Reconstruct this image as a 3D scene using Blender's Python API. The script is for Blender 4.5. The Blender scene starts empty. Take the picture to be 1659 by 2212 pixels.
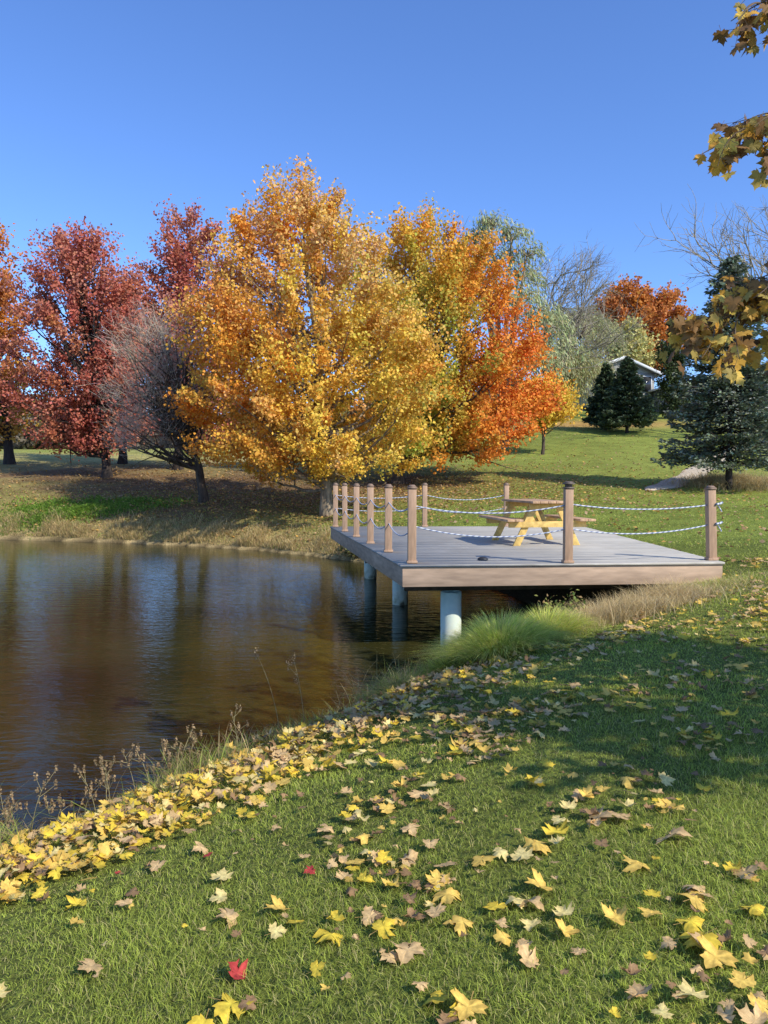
import bpy, math, random
import numpy as np
from mathutils import Vector, Euler
random.seed(7)
R = np.random.default_rng(11)
sc = bpy.context.scene
col = sc.collection
W, H, F = 1659.0, 2212.0, 1661.0
EYE = 1.1
PITCH = math.atan(68 / F)
cp, sp = math.cos(PITCH), math.sin(PITCH)
ZW = -1.19

def P(px, py, D):
    """point of the place seen at a photo position, D metres ahead"""
    u = (px - W / 2) / F; v = -(py - H / 2) / F
    t = D / (cp + v * sp)
    return np.array([u * t, D, EYE + t * (-sp + v * cp)])

# ------------------------------------------------------------------ mesh helpers
def build(name, parts, mat, parent=None, smooth=False, bevel=0):
    parts = [p for p in parts if len(p[0])]
    off = 0; Vs = []; Cs = []; idx = []; cnt = []
    hasc = any(len(p) > 2 and p[2] is not None for p in parts)
    for p in parts:
        V = np.asarray(p[0], dtype=np.float32); Vs.append(V)
        fl = p[1] if isinstance(p[1], list) else [p[1]]
        for Fa in fl:
            Fa = np.asarray(Fa, dtype=np.int32)
            idx.append((Fa + off).ravel()); cnt.append(np.full(len(Fa), Fa.shape[1], dtype=np.int32))
        if hasc:
            c = np.ones((len(V), 4), dtype=np.float32)
            if len(p) > 2 and p[2] is not None: c[:, :3] = p[2]
            Cs.append(c)
        off += len(V)
    V = np.concatenate(Vs); I = np.concatenate(idx); N = np.concatenate(cnt)
    me = bpy.data.meshes.new(name)
    me.vertices.add(len(V)); me.vertices.foreach_set('co', V.ravel())
    me.loops.add(len(I)); me.loops.foreach_set('vertex_index', I)
    me.polygons.add(len(N))
    st = np.zeros(len(N), dtype=np.int32); st[1:] = np.cumsum(N)[:-1]
    me.polygons.foreach_set('loop_start', st)
    me.polygons.foreach_set('loop_total', N)
    if smooth: me.polygons.foreach_set('use_smooth', np.ones(len(N), dtype=bool))
    me.update(calc_edges=True)
    if hasc:
        a = me.color_attributes.new('Col', 'FLOAT_COLOR', 'POINT')
        a.data.foreach_set('color', np.concatenate(Cs).ravel())
    me.materials.append(mat)
    o = bpy.data.objects.new(name, me); col.objects.link(o)
    if parent is not None:
        o.parent = parent
        o.location = -Vector(parent.location) if parent.parent is None and parent.type == 'EMPTY' and not parent.get('local') else (0, 0, 0)
    if bevel:
        b = o.modifiers.new('bevel', 'BEVEL'); b.width = bevel; b.segments = 2; b.limit_method = 'ANGLE'
    return o

def tag(o, label=None, cat=None, group=None, kind=None):
    if label: o['label'] = label
    if cat: o['category'] = cat
    if group: o['group'] = group
    if kind: o['kind'] = kind
    return o

def empty(name, loc, label, cat, group=None, local=False, rz=0):
    o = bpy.data.objects.new(name, None); col.objects.link(o); o.location = loc
    o.rotation_euler = (0, 0, rz); o.empty_display_size = .2
    if local: o['local'] = True
    return tag(o, label, cat, group)

BOXF = np.array([[0,3,2,1],[4,5,6,7],[0,1,5,4],[1,2,6,5],[2,3,7,6],[3,0,4,7]])
def box(c, s, rx=0, ry=0, rz=0):
    s = np.array(s) / 2
    V = np.array([[-1,-1,-1],[1,-1,-1],[1,1,-1],[-1,1,-1],[-1,-1,1],[1,-1,1],[1,1,1],[-1,1,1]]) * s
    M = np.array(Euler((rx, ry, rz)).to_matrix())
    return (V @ M.T + np.array(c), BOXF)
def prism4(b, t):
    """8-corner solid: four bottom corners, four top corners (counter-clockwise)"""
    return (np.array(list(b) + list(t), dtype=float), BOXF)

def nrm(a):
    return a / np.maximum(np.linalg.norm(a, axis=-1, keepdims=True), 1e-9)

def tubes(polys, sides=5, colr=None):
    Vs = []; Fs = []; off = 0
    ang = np.arange(sides) / sides * 2 * math.pi
    ca, sa = np.cos(ang), np.sin(ang)
    k = np.arange(sides); k2 = (k + 1) % sides
    for pts, rad in polys:
        pts = np.asarray(pts, float); rad = np.broadcast_to(np.asarray(rad, float), (len(pts),))
        t = nrm(np.gradient(pts, axis=0))
        ref = np.array([0, 0, 1.]) if abs(t[0][2]) < .9 else np.array([1., 0, 0])
        u = nrm(np.cross(t, ref)); v = np.cross(t, u)
        ring = pts[:, None, :] + rad[:, None, None] * (ca[None, :, None] * u[:, None, :] + sa[None, :, None] * v[:, None, :])
        n = len(pts)
        Vs.append(ring.reshape(-1, 3))
        i = np.arange(n - 1)[:, None] * sides
        f = np.stack([i + k, i + k2, i + k2 + sides, i + k + sides], axis=-1).reshape(-1, 4)
        Fs.append(f + off); off += n * sides
    if not Vs: return (np.zeros((0, 3)), np.zeros((0, 4), int))
    return (np.concatenate(Vs), np.concatenate(Fs), colr)

def quad_leaves(Pt, size, C, bias=(0, 0, .5), rng=R, asp=.42, axis=None, jit=.25):
    n = len(Pt); size = np.broadcast_to(size, (n,))[:, None]
    nn = nrm(rng.normal(size=(n, 3)) + np.array(bias))
    a = np.cross(nn, rng.normal(size=(n, 3))) if axis is None else axis + rng.normal(size=(n, 3)) * jit
    a = nrm(a); b = nrm(np.cross(nn, a)); nn = np.cross(a, b)
    f = nn * size * .14 * (asp / .42)
    V = np.stack([Pt - a * size * .5, Pt + b * size * asp + f, Pt + a * size * .5, Pt - b * size * asp + f], axis=1).reshape(-1, 3)
    Fa = np.arange(n * 4).reshape(n, 4)
    return (V, Fa, np.repeat(C, 4, axis=0))

def blades(Pt, Hh, Wd, ang, bend, seg, C, tipC=None, rng=R):
    n = len(Pt); d = np.stack([np.cos(ang), np.sin(ang), np.zeros(n)], 1)
    pa = ang + math.pi / 2 + rng.normal(size=n) * .9
    p = np.stack([np.cos(pa), np.sin(pa), np.zeros(n)], 1)
    V = np.zeros((n, (seg + 1) * 2, 3)); Cc = np.zeros((n, (seg + 1) * 2, 3))
    if tipC is None: tipC = C * 1.2
    for k in range(seg + 1):
        t = k / seg
        c = Pt + d * (Hh * bend * t ** 1.7)[:, None]
        c[:, 2] += Hh * (t - .45 * np.clip(bend, 0, 1.4) * t ** 2.4)
        w = (Wd * (.12 + .88 * (1 - t) ** .8) / 2)[:, None]
        V[:, 2 * k] = c - p * w; V[:, 2 * k + 1] = c + p * w
        cc = C * .75 * (1 - t) + tipC * t
        Cc[:, 2 * k] = cc; Cc[:, 2 * k + 1] = cc
    b = np.arange(n)[:, None] * (seg + 1) * 2
    Fa = np.concatenate([b + np.array([[2 * k, 2 * k + 1, 2 * k + 3, 2 * k + 2]]) for k in range(seg)])
    return (V.reshape(-1, 3), Fa, np.clip(Cc.reshape(-1, 3), 0, .9))

# ------------------------------------------------------------------ materials
def newmat(name):
    m = bpy.data.materials.new(name); m.use_nodes = True
    nt = m.node_tree; b = nt.nodes['Principled BSDF']
    return m, nt, b
def N(nt, typ, **kw):
    n = nt.nodes.new(typ)
    for k, v in kw.items(): setattr(n, k, v)
    return n
def noise_mul(nt, scale, lo, hi, detail=4, coord='Object', vscale=None):
    tc = N(nt, 'ShaderNodeTexCoord'); nz = N(nt, 'ShaderNodeTexNoise')
    nz.inputs['Scale'].default_value = scale; nz.inputs['Detail'].default_value = detail
    src = tc.outputs[coord]
    if vscale:
        mp = N(nt, 'ShaderNodeMapping'); mp.inputs['Scale'].default_value = vscale
        nt.links.new(src, mp.inputs['Vector']); src = mp.outputs[0]
    nt.links.new(src, nz.inputs['Vector'])
    mr = N(nt, 'ShaderNodeMapRange'); mr.inputs['From Min'].default_value = .3; mr.inputs['From Max'].default_value = .7
    mr.inputs['To Min'].default_value = lo; mr.inputs['To Max'].default_value = hi
    nt.links.new(nz.outputs['Fac'], mr.inputs['Value'])
    return mr.outputs[0], nz
def vmul(nt, a, s):
    v = N(nt, 'ShaderNodeVectorMath', operation='SCALE')
    nt.links.new(a, v.inputs[0]); nt.links.new(s, v.inputs['Scale'])
    return v.outputs[0]
def solid(name, c, rough=.7, scale=6, lo=.75, hi=1.2, bump=.2, vscale=None, metal=0, spec=.3, coord='Object', bdist=.01):
    m, nt, b = newmat(name)
    rgb = N(nt, 'ShaderNodeRGB'); rgb.outputs[0].default_value = (*c, 1)
    f, nz = noise_mul(nt, scale, lo, hi, 6, coord, vscale)
    f2, _ = noise_mul(nt, scale * .13, .85, 1.12, 2, coord)
    o = vmul(nt, vmul(nt, rgb.outputs[0], f), f2)
    nt.links.new(o, b.inputs['Base Color'])
    b.inputs['Roughness'].default_value = rough; b.inputs['Metallic'].default_value = metal
    b.inputs['Specular IOR Level'].default_value = spec
    if bump:
        bp = N(nt, 'ShaderNodeBump'); bp.inputs['Strength'].default_value = bump; bp.inputs['Distance'].default_value = bdist
        nt.links.new(nz.outputs['Fac'], bp.inputs['Height']); nt.links.new(bp.outputs[0], b.inputs['Normal'])
    return m
def leafmat(name, trans=.35, rough=.55, spec=.25, boost=1.3):
    m, nt, b = newmat(name)
    at = N(nt, 'ShaderNodeAttribute', attribute_name='Col')
    nt.links.new(at.outputs['Color'], b.inputs['Base Color'])
    b.inputs['Roughness'].default_value = rough; b.inputs['Specular IOR Level'].default_value = spec
    tr = N(nt, 'ShaderNodeBsdfTranslucent')
    v = N(nt, 'ShaderNodeVectorMath', operation='SCALE'); v.inputs['Scale'].default_value = boost
    nt.links.new(at.outputs['Color'], v.inputs[0]); nt.links.new(v.outputs[0], tr.inputs['Color'])
    mx = N(nt, 'ShaderNodeMixShader'); mx.inputs[0].default_value = trans
    nt.links.new(b.outputs[0], mx.inputs[1]); nt.links.new(tr.outputs[0], mx.inputs[2])
    nt.links.new(mx.outputs[0], nt.nodes['Material Output'].inputs['Surface'])
    return m
M_leaf = leafmat('foliage', .30, .6, .2, 1.2)
M_grass = leafmat('grass_blades', .35, .6, .2)
M_fallen = leafmat('fallen_leaf', .15, .7, .18)
nt = M_fallen.node_tree; b = nt.nodes['Principled BSDF']
at = [n for n in nt.nodes if n.type == 'ATTRIBUTE'][0]
f, _ = noise_mul(nt, 5, .62, 1.15, 6)
nt.links.new(vmul(nt, at.outputs['Color'], f), b.inputs['Base Color'])
M_needle = leafmat('needles', .12, .6, .2)
M_bark = solid('bark', (.095, .068, .048), .9, 14, .5, 1.5, .8, (1, 1, .25), bdist=.03)
M_barkl = solid('pale_bark', (.26, .20, .13), .9, 12, .5, 1.4, .8, (1, 1, .25), bdist=.03)
M_barkd = solid('dark_bark', (.045, .034, .028), .9, 14, .5, 1.5, .6, (1, 1, .25), bdist=.03)
M_twigb = solid('brown_twig', (.16, .11, .07), .85, 10, .6, 1.3, 0)
M_twigg = solid('grey_twigs', (.30, .26, .20), .85, 8, .6, 1.4, 0)
M_stem = solid('dry_stem', (.36, .30, .14), .85, 8, .6, 1.4, 0)
M_deck = solid('grey_composite_board', (.46, .42, .355), .75, 5, .76, 1.12, .25, (.6, 9, 1), bdist=.004)
M_fascia = solid('brown_composite_panel', (.50, .345, .23), .7, 3, .72, 1.12, .1, (1, 1, 6))
M_post = solid('brown_post_sleeve', (.46, .29, .18), .65, 8, .82, 1.12, .1, (4, 4, .7))
M_cap = solid('dark_post_cap', (.15, .115, .09), .5, 20, .8, 1.2, 0)
M_capb = solid('brown_post_cap', (.24, .16, .11), .5, 20, .8, 1.2, 0)
M_beam = solid('treated_beam', (.10, .075, .05), .85, 10, .6, 1.2, .3)
M_wood = solid('yellow_pine_lumber', (.74, .49, .15), .7, 7, .7, 1.15, .2, (2, 2, 2))
M_woodt = solid('weathered_table_board', (.55, .34, .19), .75, 8, .65, 1.2, .3, (5, .6, 1))
M_dark = solid('dark_rubber', (.03, .03, .032), .5, 20, .8, 1.2, 0)
M_wall = solid('pale_siding', (.30, .29, .26), .8, 2, .9, 1.05, .1, (1, 1, 14))
M_white = solid('white_trim', (.60, .60, .58), .6, 5, .92, 1.05, 0)
M_roof = solid('grey_shingles', (.20, .19, .18), .9, 12, .7, 1.2, .3)
M_glass, nt, b = newmat('dark_window_glass')
f, _ = noise_mul(nt, 2, .02, .05); nt.links.new(f, b.inputs['Base Color'])
b.inputs['Roughness'].default_value = .08
# steel pile: pale blue paint, rust and algae near the waterline
M_pile, nt, b = newmat('pale_blue_painted_pile')
tc = N(nt, 'ShaderNodeTexCoord'); sx = N(nt, 'ShaderNodeSeparateXYZ'); nt.links.new(tc.outputs['Object'], sx.inputs[0])
f, nz = noise_mul(nt, 9, -.12, .12)
ad = N(nt, 'ShaderNodeMath', operation='ADD'); nt.links.new(sx.outputs['Z'], ad.inputs[0]); nt.links.new(f, ad.inputs[1])
rp = N(nt, 'ShaderNodeValToRGB'); mr = N(nt, 'ShaderNodeMapRange')
mr.inputs['From Min'].default_value = -1.3; mr.inputs['From Max'].default_value = -.3
nt.links.new(ad.outputs[0], mr.inputs['Value']); nt.links.new(mr.outputs[0], rp.inputs[0])
e = rp.color_ramp.elements; e[0].position = .05; e[0].color = (.14, .12, .07, 1); e[1].position = .95; e[1].color = (.46, .62, .56, 1)
for p_, c_ in ((.14, (.5, .5, .32, 1)), (.3, (.80, .80, .62, 1)), (.55, (.68, .78, .66, 1))):
    q = e.new(p_); q.color = c_
nt.links.new(rp.outputs[0], b.inputs['Base Color']); b.inputs['Roughness'].default_value = .6
M_rope, nt, b = newmat('blue_white_rope')
at = N(nt, 'ShaderNodeAttribute', attribute_name='Col'); nt.links.new(at.outputs['Color'], b.inputs['Base Color'])
b.inputs['Roughness'].default_value = .8
M_ground, nt, b = newmat('lawn_ground')
at = N(nt, 'ShaderNodeAttribute', attribute_name='Col')
f1, n1 = noise_mul(nt, 1.3, .8, 1.2, 6); f2, n2 = noise_mul(nt, 22, .6, 1.35, 4); f3, n3 = noise_mul(nt, .12, .85, 1.15, 3)
nt.links.new(vmul(nt, vmul(nt, vmul(nt, at.outputs['Color'], f1), f2), f3), b.inputs['Base Color'])
b.inputs['Roughness'].default_value = .95; b.inputs['Specular IOR Level'].default_value = .1
bp = N(nt, 'ShaderNodeBump'); bp.inputs['Strength'].default_value = .7; bp.inputs['Distance'].default_value = .06
nt.links.new(n2.outputs['Fac'], bp.inputs['Height']); nt.links.new(bp.outputs[0], b.inputs['Normal'])
M_water, nt, b = newmat('pond_water')
b.inputs['Roughness'].default_value = .055
b.inputs['IOR'].default_value = 1.333; b.inputs['Specular IOR Level'].default_value = .38
fm, _ = noise_mul(nt, .35, .6, 1.5, 3)
rgb = N(nt, 'ShaderNodeRGB'); rgb.outputs[0].default_value = (.034, .031, .008, 1)
nt.links.new(vmul(nt, rgb.outputs[0], fm), b.inputs['Base Color'])
tc = N(nt, 'ShaderNodeTexCoord')
def wn(scale, vs, rot=0):
    mp = N(nt, 'ShaderNodeMapping'); mp.inputs['Scale'].default_value = vs; mp.inputs['Rotation'].default_value = (0, 0, rot)
    nt.links.new(tc.outputs['Object'], mp.inputs['Vector'])
    z = N(nt, 'ShaderNodeTexNoise'); z.inputs['Scale'].default_value = scale; z.inputs['Detail'].default_value = 3
    nt.links.new(mp.outputs[0], z.inputs['Vector']); return z.outputs['Fac']
w1 = wn(1.0, (1.6, 5.5, 1), .12); w2 = wn(1.0, (.28, .7, 1), -.2); w3 = wn(1.0, (6, 16, 1), .3)
bp1 = N(nt, 'ShaderNodeBump'); bp1.inputs['Distance'].default_value = .02; bp1.inputs['Strength'].default_value = .42; nt.links.new(w1, bp1.inputs['Height'])
bp2 = N(nt, 'ShaderNodeBump'); bp2.inputs['Distance'].default_value = .05; bp2.inputs['Strength'].default_value = .16; nt.links.new(w2, bp2.inputs['Height']); nt.links.new(bp1.outputs[0], bp2.inputs['Normal'])
bp3 = N(nt, 'ShaderNodeBump'); bp3.inputs['Distance'].default_value = .006; bp3.inputs['Strength'].default_value = .8; nt.links.new(w3, bp3.inputs['Height']); nt.links.new(bp2.outputs[0], bp3.inputs['Normal'])
nt.links.new(bp3.outputs[0], b.inputs['Normal'])
M_path = solid('gravel_path', (.58, .47, .32), .9, 8, .7, 1.25, .3)

# ------------------------------------------------------------------ terrain
pond = [(-4.2,3.1),(-7,1.2),(-12,-1.5),(-25,-4),(-42,4),(-48,18),(-42,31),(-26,31.5),(-15,30),(-11,28.6),(-7.85,27.2),(-5.1,25.9),
        (-2.5,23.5),(-.7,21.6),(.6,19.8),(2.0,17.5),(2.7,14.5),(2.8,12.3),(2.4,10.9),(1.6,10.05),(1.05,9.6),(.7,9.1),(.35,8.5),(-.14,7.7),
        (-.79,6.9),(-1.3,6.2),(-1.75,5.6),(-2.34,4.75),(-3.1,3.9)]
def chaikin(p, n=2):
    p = np.array(p, float)
    for _ in range(n):
        q = np.roll(p, -1, 0); a = p * .75 + q * .25; c = p * .25 + q * .75
        p = np.stack([a, c], 1).reshape(-1, 2)
    return p
pond = chaikin(pond)
pond += R.normal(size=pond.shape) * .08
def inside(poly, X, Y):
    r = np.zeros(X.shape, bool); n = len(poly)
    for i in range(n):
        x1, y1 = poly[i]; x2, y2 = poly[(i + 1) % n]
        if y1 == y2: continue
        c = ((y1 > Y) != (y2 > Y)) & (X < (x2 - x1) * (Y - y1) / (y2 - y1) + x1)
        r ^= c
    return r
def sdist(X, Y):
    best = np.full(X.shape, 1e9); n = len(pond)
    for i in range(n):
        a = pond[i]; bb = pond[(i + 1) % n]; e = bb - a; L = e @ e
        t = np.clip(((X - a[0]) * e[0] + (Y - a[1]) * e[1]) / L, 0, 1)
        dx = X - a[0] - t * e[0]; dy = Y - a[1] - t * e[1]
        best = np.minimum(best, dx * dx + dy * dy)
    d = np.sqrt(best)
    return np.where(inside(pond, X, Y), -d, d)
def vn(x, y, s=1.0, seed=0):
    r = np.zeros_like(x); rg = np.random.default_rng(seed)
    for k in range(6):
        a = rg.uniform(0, 6.28); fr = s * rg.uniform(.6, 2.2); ph = rg.uniform(0, 6.28)
        r += np.sin((x * math.cos(a) + y * math.sin(a)) * fr + ph + 1.3 * np.sin((x * math.sin(a) - y * math.cos(a)) * fr * .7 + ph))
    return r / 6 * 1.6
A_, B_, C_, D_ = np.array([.24, 9.98]), np.array([4.58, 10.36]), np.array([4.75, 18.55]), np.array([-1.28, 18.45])
deckpoly = [A_, B_, C_, D_]
def sm(t): t = np.clip(t, 0, 1); return t * t * (3 - 2 * t)
LT = ([-80, 0, 5, 20, 27, 31, 38, 44, 60, 100, 200, 700], [-.5, -.55, -.45, -.4, -.2, .3, 1.3, 2.0, 3.4, 5.2, 6.5, 8])
RT = ([-80, 0, 5, 10, 18, 28, 36, 45, 58, 70, 86, 110, 200, 700], [-.3, -.45, -.2, .1, .0, .4, 1.15, 2.5, 4.7, 6.6, 8.8, 10.0, 11, 12])
def terr(X, Y, d=None):
    X = np.asarray(X, float); Y = np.asarray(Y, float)
    if d is None: d = sdist(X, Y)
    u = X / np.maximum(Y, 8)
    w = sm((u + .15) / .35)
    zb = np.interp(Y, *LT) * (1 - w) + np.interp(Y, *RT) * w
    far = sm((Y - 14) / 20)
    zb = zb + vn(X, Y, .9, 3) * .025 + vn(X, Y, .15, 4) * .12 * far
    s = 1 - np.exp(-np.maximum(d, 0) / (1.7 - .55 * sm((Y - 18) / 4)))
    z = ZW + (zb - ZW) * s
    z = np.where(d < 0, ZW + np.maximum(d * .45, -1.2), z)
    ins = inside(deckpoly, X, Y)
    return np.where(ins, np.minimum(z, -.16), z)
def T1(x, y): return float(terr(np.array([x]), np.array([y]))[0])
def ground_hit(px, py, lo=.8, hi=90.):
    Ds = np.linspace(lo, hi, 1500); q = np.array([P(px, py, D) for D in Ds]); g = terr(q[:, 0], q[:, 1])
    i = int(np.argmax(q[:, 2] <= g)); a, b_ = Ds[max(i - 1, 0)], Ds[i]
    for _ in range(14):
        m = (a + b_) / 2; p = P(px, py, m)
        if p[2] > T1(p[0], p[1]): a = m
        else: b_ = m
    return P(px, py, b_)

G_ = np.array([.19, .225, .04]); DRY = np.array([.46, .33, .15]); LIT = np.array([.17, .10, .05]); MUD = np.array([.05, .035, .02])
def mixc(a, b_, w): return a * (1 - w[:, None]) + b_ * w[:, None]
def gcol(X, Y, d):
    c = np.repeat(G_[None], len(X), 0) * (1 + .2 * vn(X, Y, .5, 8))[:, None]
    far = sm((Y - 20) / 15)
    c = mixc(c, np.array([.26, .285, .055]), far * .8)
    c = mixc(c, np.array([.48, .38, .14]), np.clip(.35 + .5 * vn(X, Y, .35, 9), 0, 1) * sm((Y - 17) / 6) * sm((-X + 1) / 6) * .75)
    c = mixc(c, np.array([.44, .35, .14]), sm((Y - 34) / 6) * sm((60 - Y) / 12) * sm((-X - 4) / 5) * np.clip(.75 + .4 * vn(X, Y, .6, 10), 0, 1) * .8)
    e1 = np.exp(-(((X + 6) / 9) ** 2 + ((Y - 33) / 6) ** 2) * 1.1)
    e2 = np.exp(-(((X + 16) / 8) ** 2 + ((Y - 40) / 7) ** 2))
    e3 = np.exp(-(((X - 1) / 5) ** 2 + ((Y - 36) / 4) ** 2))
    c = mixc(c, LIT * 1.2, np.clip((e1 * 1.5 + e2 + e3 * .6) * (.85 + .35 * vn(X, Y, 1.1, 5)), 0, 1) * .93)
    e4 = np.exp(-(((X - 17) / 9) ** 2 + ((Y - 66) / 4) ** 2))
    c = mixc(c, np.array([.55, .30, .10]), np.clip(e4 * 1.3, 0, 1) * .8)
    ws = np.exp(-(np.maximum(d, 0) / .8) ** 2) * sm((Y - 17) / 3)
    c = mixc(c, DRY, ws * .9)
    ws2 = np.exp(-(np.maximum(d, 0) / .3) ** 2)
    c = mixc(c, MUD * 1.4, ws2 * (Y < 17) * .8)
    e5 = np.exp(-(((X - 2.8) / 1.4) ** 2 + ((Y - 9.5) / .6) ** 2))
    c = mixc(c, DRY * .8, np.clip(e5, 0, 1) * .9)
    c = np.where((d < -.05)[:, None], MUD, c)
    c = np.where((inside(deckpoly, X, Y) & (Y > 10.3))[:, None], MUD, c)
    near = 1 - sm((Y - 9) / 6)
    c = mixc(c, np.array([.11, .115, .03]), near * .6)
    return np.clip(c, .004, 1)
s1 = np.linspace(-5, 5, 380); s2 = np.linspace(-3.2, 5.2, 380)
gx = 6 * np.sinh(s1); gy = 8 + 6 * np.sinh(s2)
GX, GY = np.meshgrid(gx, gy); gx_, gy_ = GX.ravel(), GY.ravel()
gd = sdist(gx_, gy_); gz = terr(gx_, gy_, gd)
nx, ny = len(gx), len(gy)
ii = (np.arange(ny - 1)[:, None] * nx + np.arange(nx - 1)[None]).ravel()
gf = np.stack([ii, ii + 1, ii + 1 + nx, ii + nx], 1)
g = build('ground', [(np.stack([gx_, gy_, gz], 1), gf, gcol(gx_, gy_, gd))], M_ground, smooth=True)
tag(g, 'green lawn sloping down to the pond and rising to the trees', 'ground', kind='structure')
wt = build('water', [(np.array([[-60, -12, ZW], [4.5, -12, ZW], [4.5, 38, ZW], [-60, 38, ZW]]), np.array([[0, 1, 2, 3]]))], M_water)
tag(wt, 'dark brown rippled pond reflecting the autumn trees', 'water', kind='structure')
ctr = np.array([ground_hit(*q)[:2] for q in [(1400, 1062), (1440, 1050), (1480, 1034), (1515, 1015), (1536, 1000), (1556, 984), (1590, 968), (1640, 955)]])
tt = np.linspace(0, 7, 80); cx_ = np.interp(tt, range(8), ctr[:, 0]); cy_ = np.interp(tt, range(8), ctr[:, 1])
ker = np.ones(9) / 9
cx_[4:-4] = np.convolve(cx_, ker, 'valid'); cy_[4:-4] = np.convolve(cy_, ker, 'valid')
dx = np.gradient(cx_); dy = np.gradient(cy_); L_ = np.hypot(dx, dy); nxv, nyv = -dy / L_, dx / L_
pv = []
for k in range(7):
    o_ = (k - 3) / 3 * (.6 * np.minimum(1, .15 + tt * 1.2)) + .08 * np.sin(tt * 5 + k)
    X_ = cx_ + nxv * o_; Y_ = cy_ + nyv * o_; pv.append(np.stack([X_, Y_, terr(X_, Y_) + .075 - .05 * (abs(k - 3) == 3)], 1))
pv = np.stack(pv, 1).reshape(-1, 3)
pf = np.array([[i * 7 + k, i * 7 + k + 1, i * 7 + k + 8, i * 7 + k + 7] for i in range(79) for k in range(6)])
tag(build('path', [(pv, pf)], M_path, smooth=True), 'narrow pale gravel path climbing the lawn beside the blue spruce', 'path', kind='structure')

# ------------------------------------------------------------------ trees
def bez(a, b_, c, n=7):
    t = np.linspace(0, 1, n)[:, None]
    return (1 - t) ** 2 * a + 2 * t * (1 - t) * b_ + t * t * c
def prof(t, p, bot, tp=(2.3, .56)):
    lo = bot + (1 - bot) * np.sqrt(np.clip(1 - ((p - t) / p) ** 2, 0, 1))
    hi = np.clip(1 - np.clip((t - p) / (1 - p), 0, 1) ** tp[0], 0, 1) ** tp[1]
    return np.where(t < p, lo, hi)
def tree(name, label, cat, base, cx, cy, zb, zt, rx, ry, nclump, nleaf, ls, colf, seed, tr=.2, p=.36, bot=.5, CL=.42, CW=.22,
         nlimb=45, bark=None, group=None, shell=.5, lob=.16, bias=(.3, -.35, .45), lean=0, mat=None, up=.75, skew=0, asp=.42, twigs=False, tap=(2.3, .56)):
    rg = np.random.default_rng(seed)
    root = empty(name, base, label, cat, group)
    t = rg.uniform(0, 1, nclump * 6); Rr = prof(t, p, bot, tap); keep = rg.uniform(0, 1, len(t)) < Rr ** 1.2 + .03; t = t[keep][:nclump]
    n = len(t); th = rg.uniform(0, 2 * math.pi, n); Rr = prof(t, p, bot, tap)
    ph = rg.uniform(0, 6.28, 8)
    lobe = 1 + lob * (np.sin(3 * th + ph[0] + 4 * t) + .7 * np.sin(5 * th + ph[1] - 7 * t) + .6 * np.sin(7 * th + ph[2] + 11 * t) + .5 * np.sin(2 * th + ph[3])) / 1.6
    r = Rr * lobe * rg.uniform(0, 1, n) ** shell
    c = np.stack([cx + rx * r * np.cos(th) + skew * rx * np.clip(t - .2, 0, 1) ** 1.1, cy + ry * r * np.sin(th), zb + (zt - zb) * (t + rg.normal(size=n) * .015)], 1)
    out = nrm(np.stack([np.cos(th), np.sin(th), np.zeros(n)], 1) * (.35 + r[:, None]) + np.array([0, 0, up]) * (.5 + t[:, None]))
    m = np.maximum(3, (rg.lognormal(0, .4, n) * nleaf / n).astype(int))
    ci = np.repeat(np.arange(n), m); k = len(ci)
    sz = rg.uniform(.6, 1.35, n)
    off = out[ci] * (np.clip(rg.normal(size=(k, 1)), -2, 1.7) * CL) * sz[ci][:, None] + np.clip(rg.normal(size=(k, 3)), -1.8, 1.8) * CW * sz[ci][:, None]
    Lp = c[ci] + off
    rel = np.stack([(Lp[:, 0] - cx) / rx, (Lp[:, 1] - cy) / ry, (Lp[:, 2] - zb) / (zt - zb)], 1)
    C = colf(rel, rg, ci, n)
    C = np.clip(C * rg.uniform(.8, 1.2, (k, 1)) * (1 + rg.normal(size=(k, 3)) * .06), .003, .92)
    ax = nrm(out[ci] + rg.normal(size=(k, 3)) * .45) if twigs else None
    build('crown', [quad_leaves(Lp, ls * rg.uniform(.65, 1.25, k), C, bias, rg, asp, ax)], mat or M_leaf, root)
    base = np.array(base, float)
    top = np.array([cx + lean + skew * rx * .6, cy, zb + (zt - zb) * .86])
    mid = np.array([base[0] * .8 + cx * .2, base[1] * .8 + cy * .2, base[2] + (top[2] - base[2]) * .45])
    tp = bez(base - np.array([0, 0, .25]), mid, top, 14)
    tp[1:-1] += rg.normal(size=(12, 3)) * np.array([.05, .05, 0]) * tr * 3
    tt_ = np.linspace(0, 1, 14); rad = tr * (1 - tt_) ** .75 + .02; rad[0] *= 1.5; rad[1] *= 1.08
    tb = tubes([(tp, rad)], 10)
    idx_ = rg.permutation(n)[:nlimb]; pl = []
    for i in idx_:
        zf = np.clip((c[i, 2] - base[2]) / (top[2] - base[2]), .1, 1)
        s = np.clip(zf * rg.uniform(.45, .8), max(.12, (zb - base[2]) / (top[2] - base[2]) * .7), .95)
        a = np.array([np.interp(s, tt_, tp[:, q]) for q in range(3)])
        e_ = c[i]; mdl = a * .45 + e_ * .55 + np.array([0, 0, -.12 * np.linalg.norm(e_ - a)])
        q = bez(a, mdl, e_, 7); q[1:-1] += rg.normal(size=(5, 3)) * .06
        r0 = min(tr * .42, np.interp(s, tt_, rad) * .6)
        pl.append((q, np.linspace(1, .12, 7) * r0))
        for _ in range(4 if twigs else 2):
            j = rg.integers(2, 6); e2 = q[j] + rg.normal(size=3) * np.array([.8, .8, .5]) + np.array([0, 0, .4])
            pl.append((bez(q[j], (q[j] + e2) / 2 + rg.normal(size=3) * .1, e2, 4), np.linspace(.4, .08, 4) * r0))
    build('trunk', [tb, tubes(pl, 5)], bark or M_bark, root, smooth=True)
    return root, c

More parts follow.
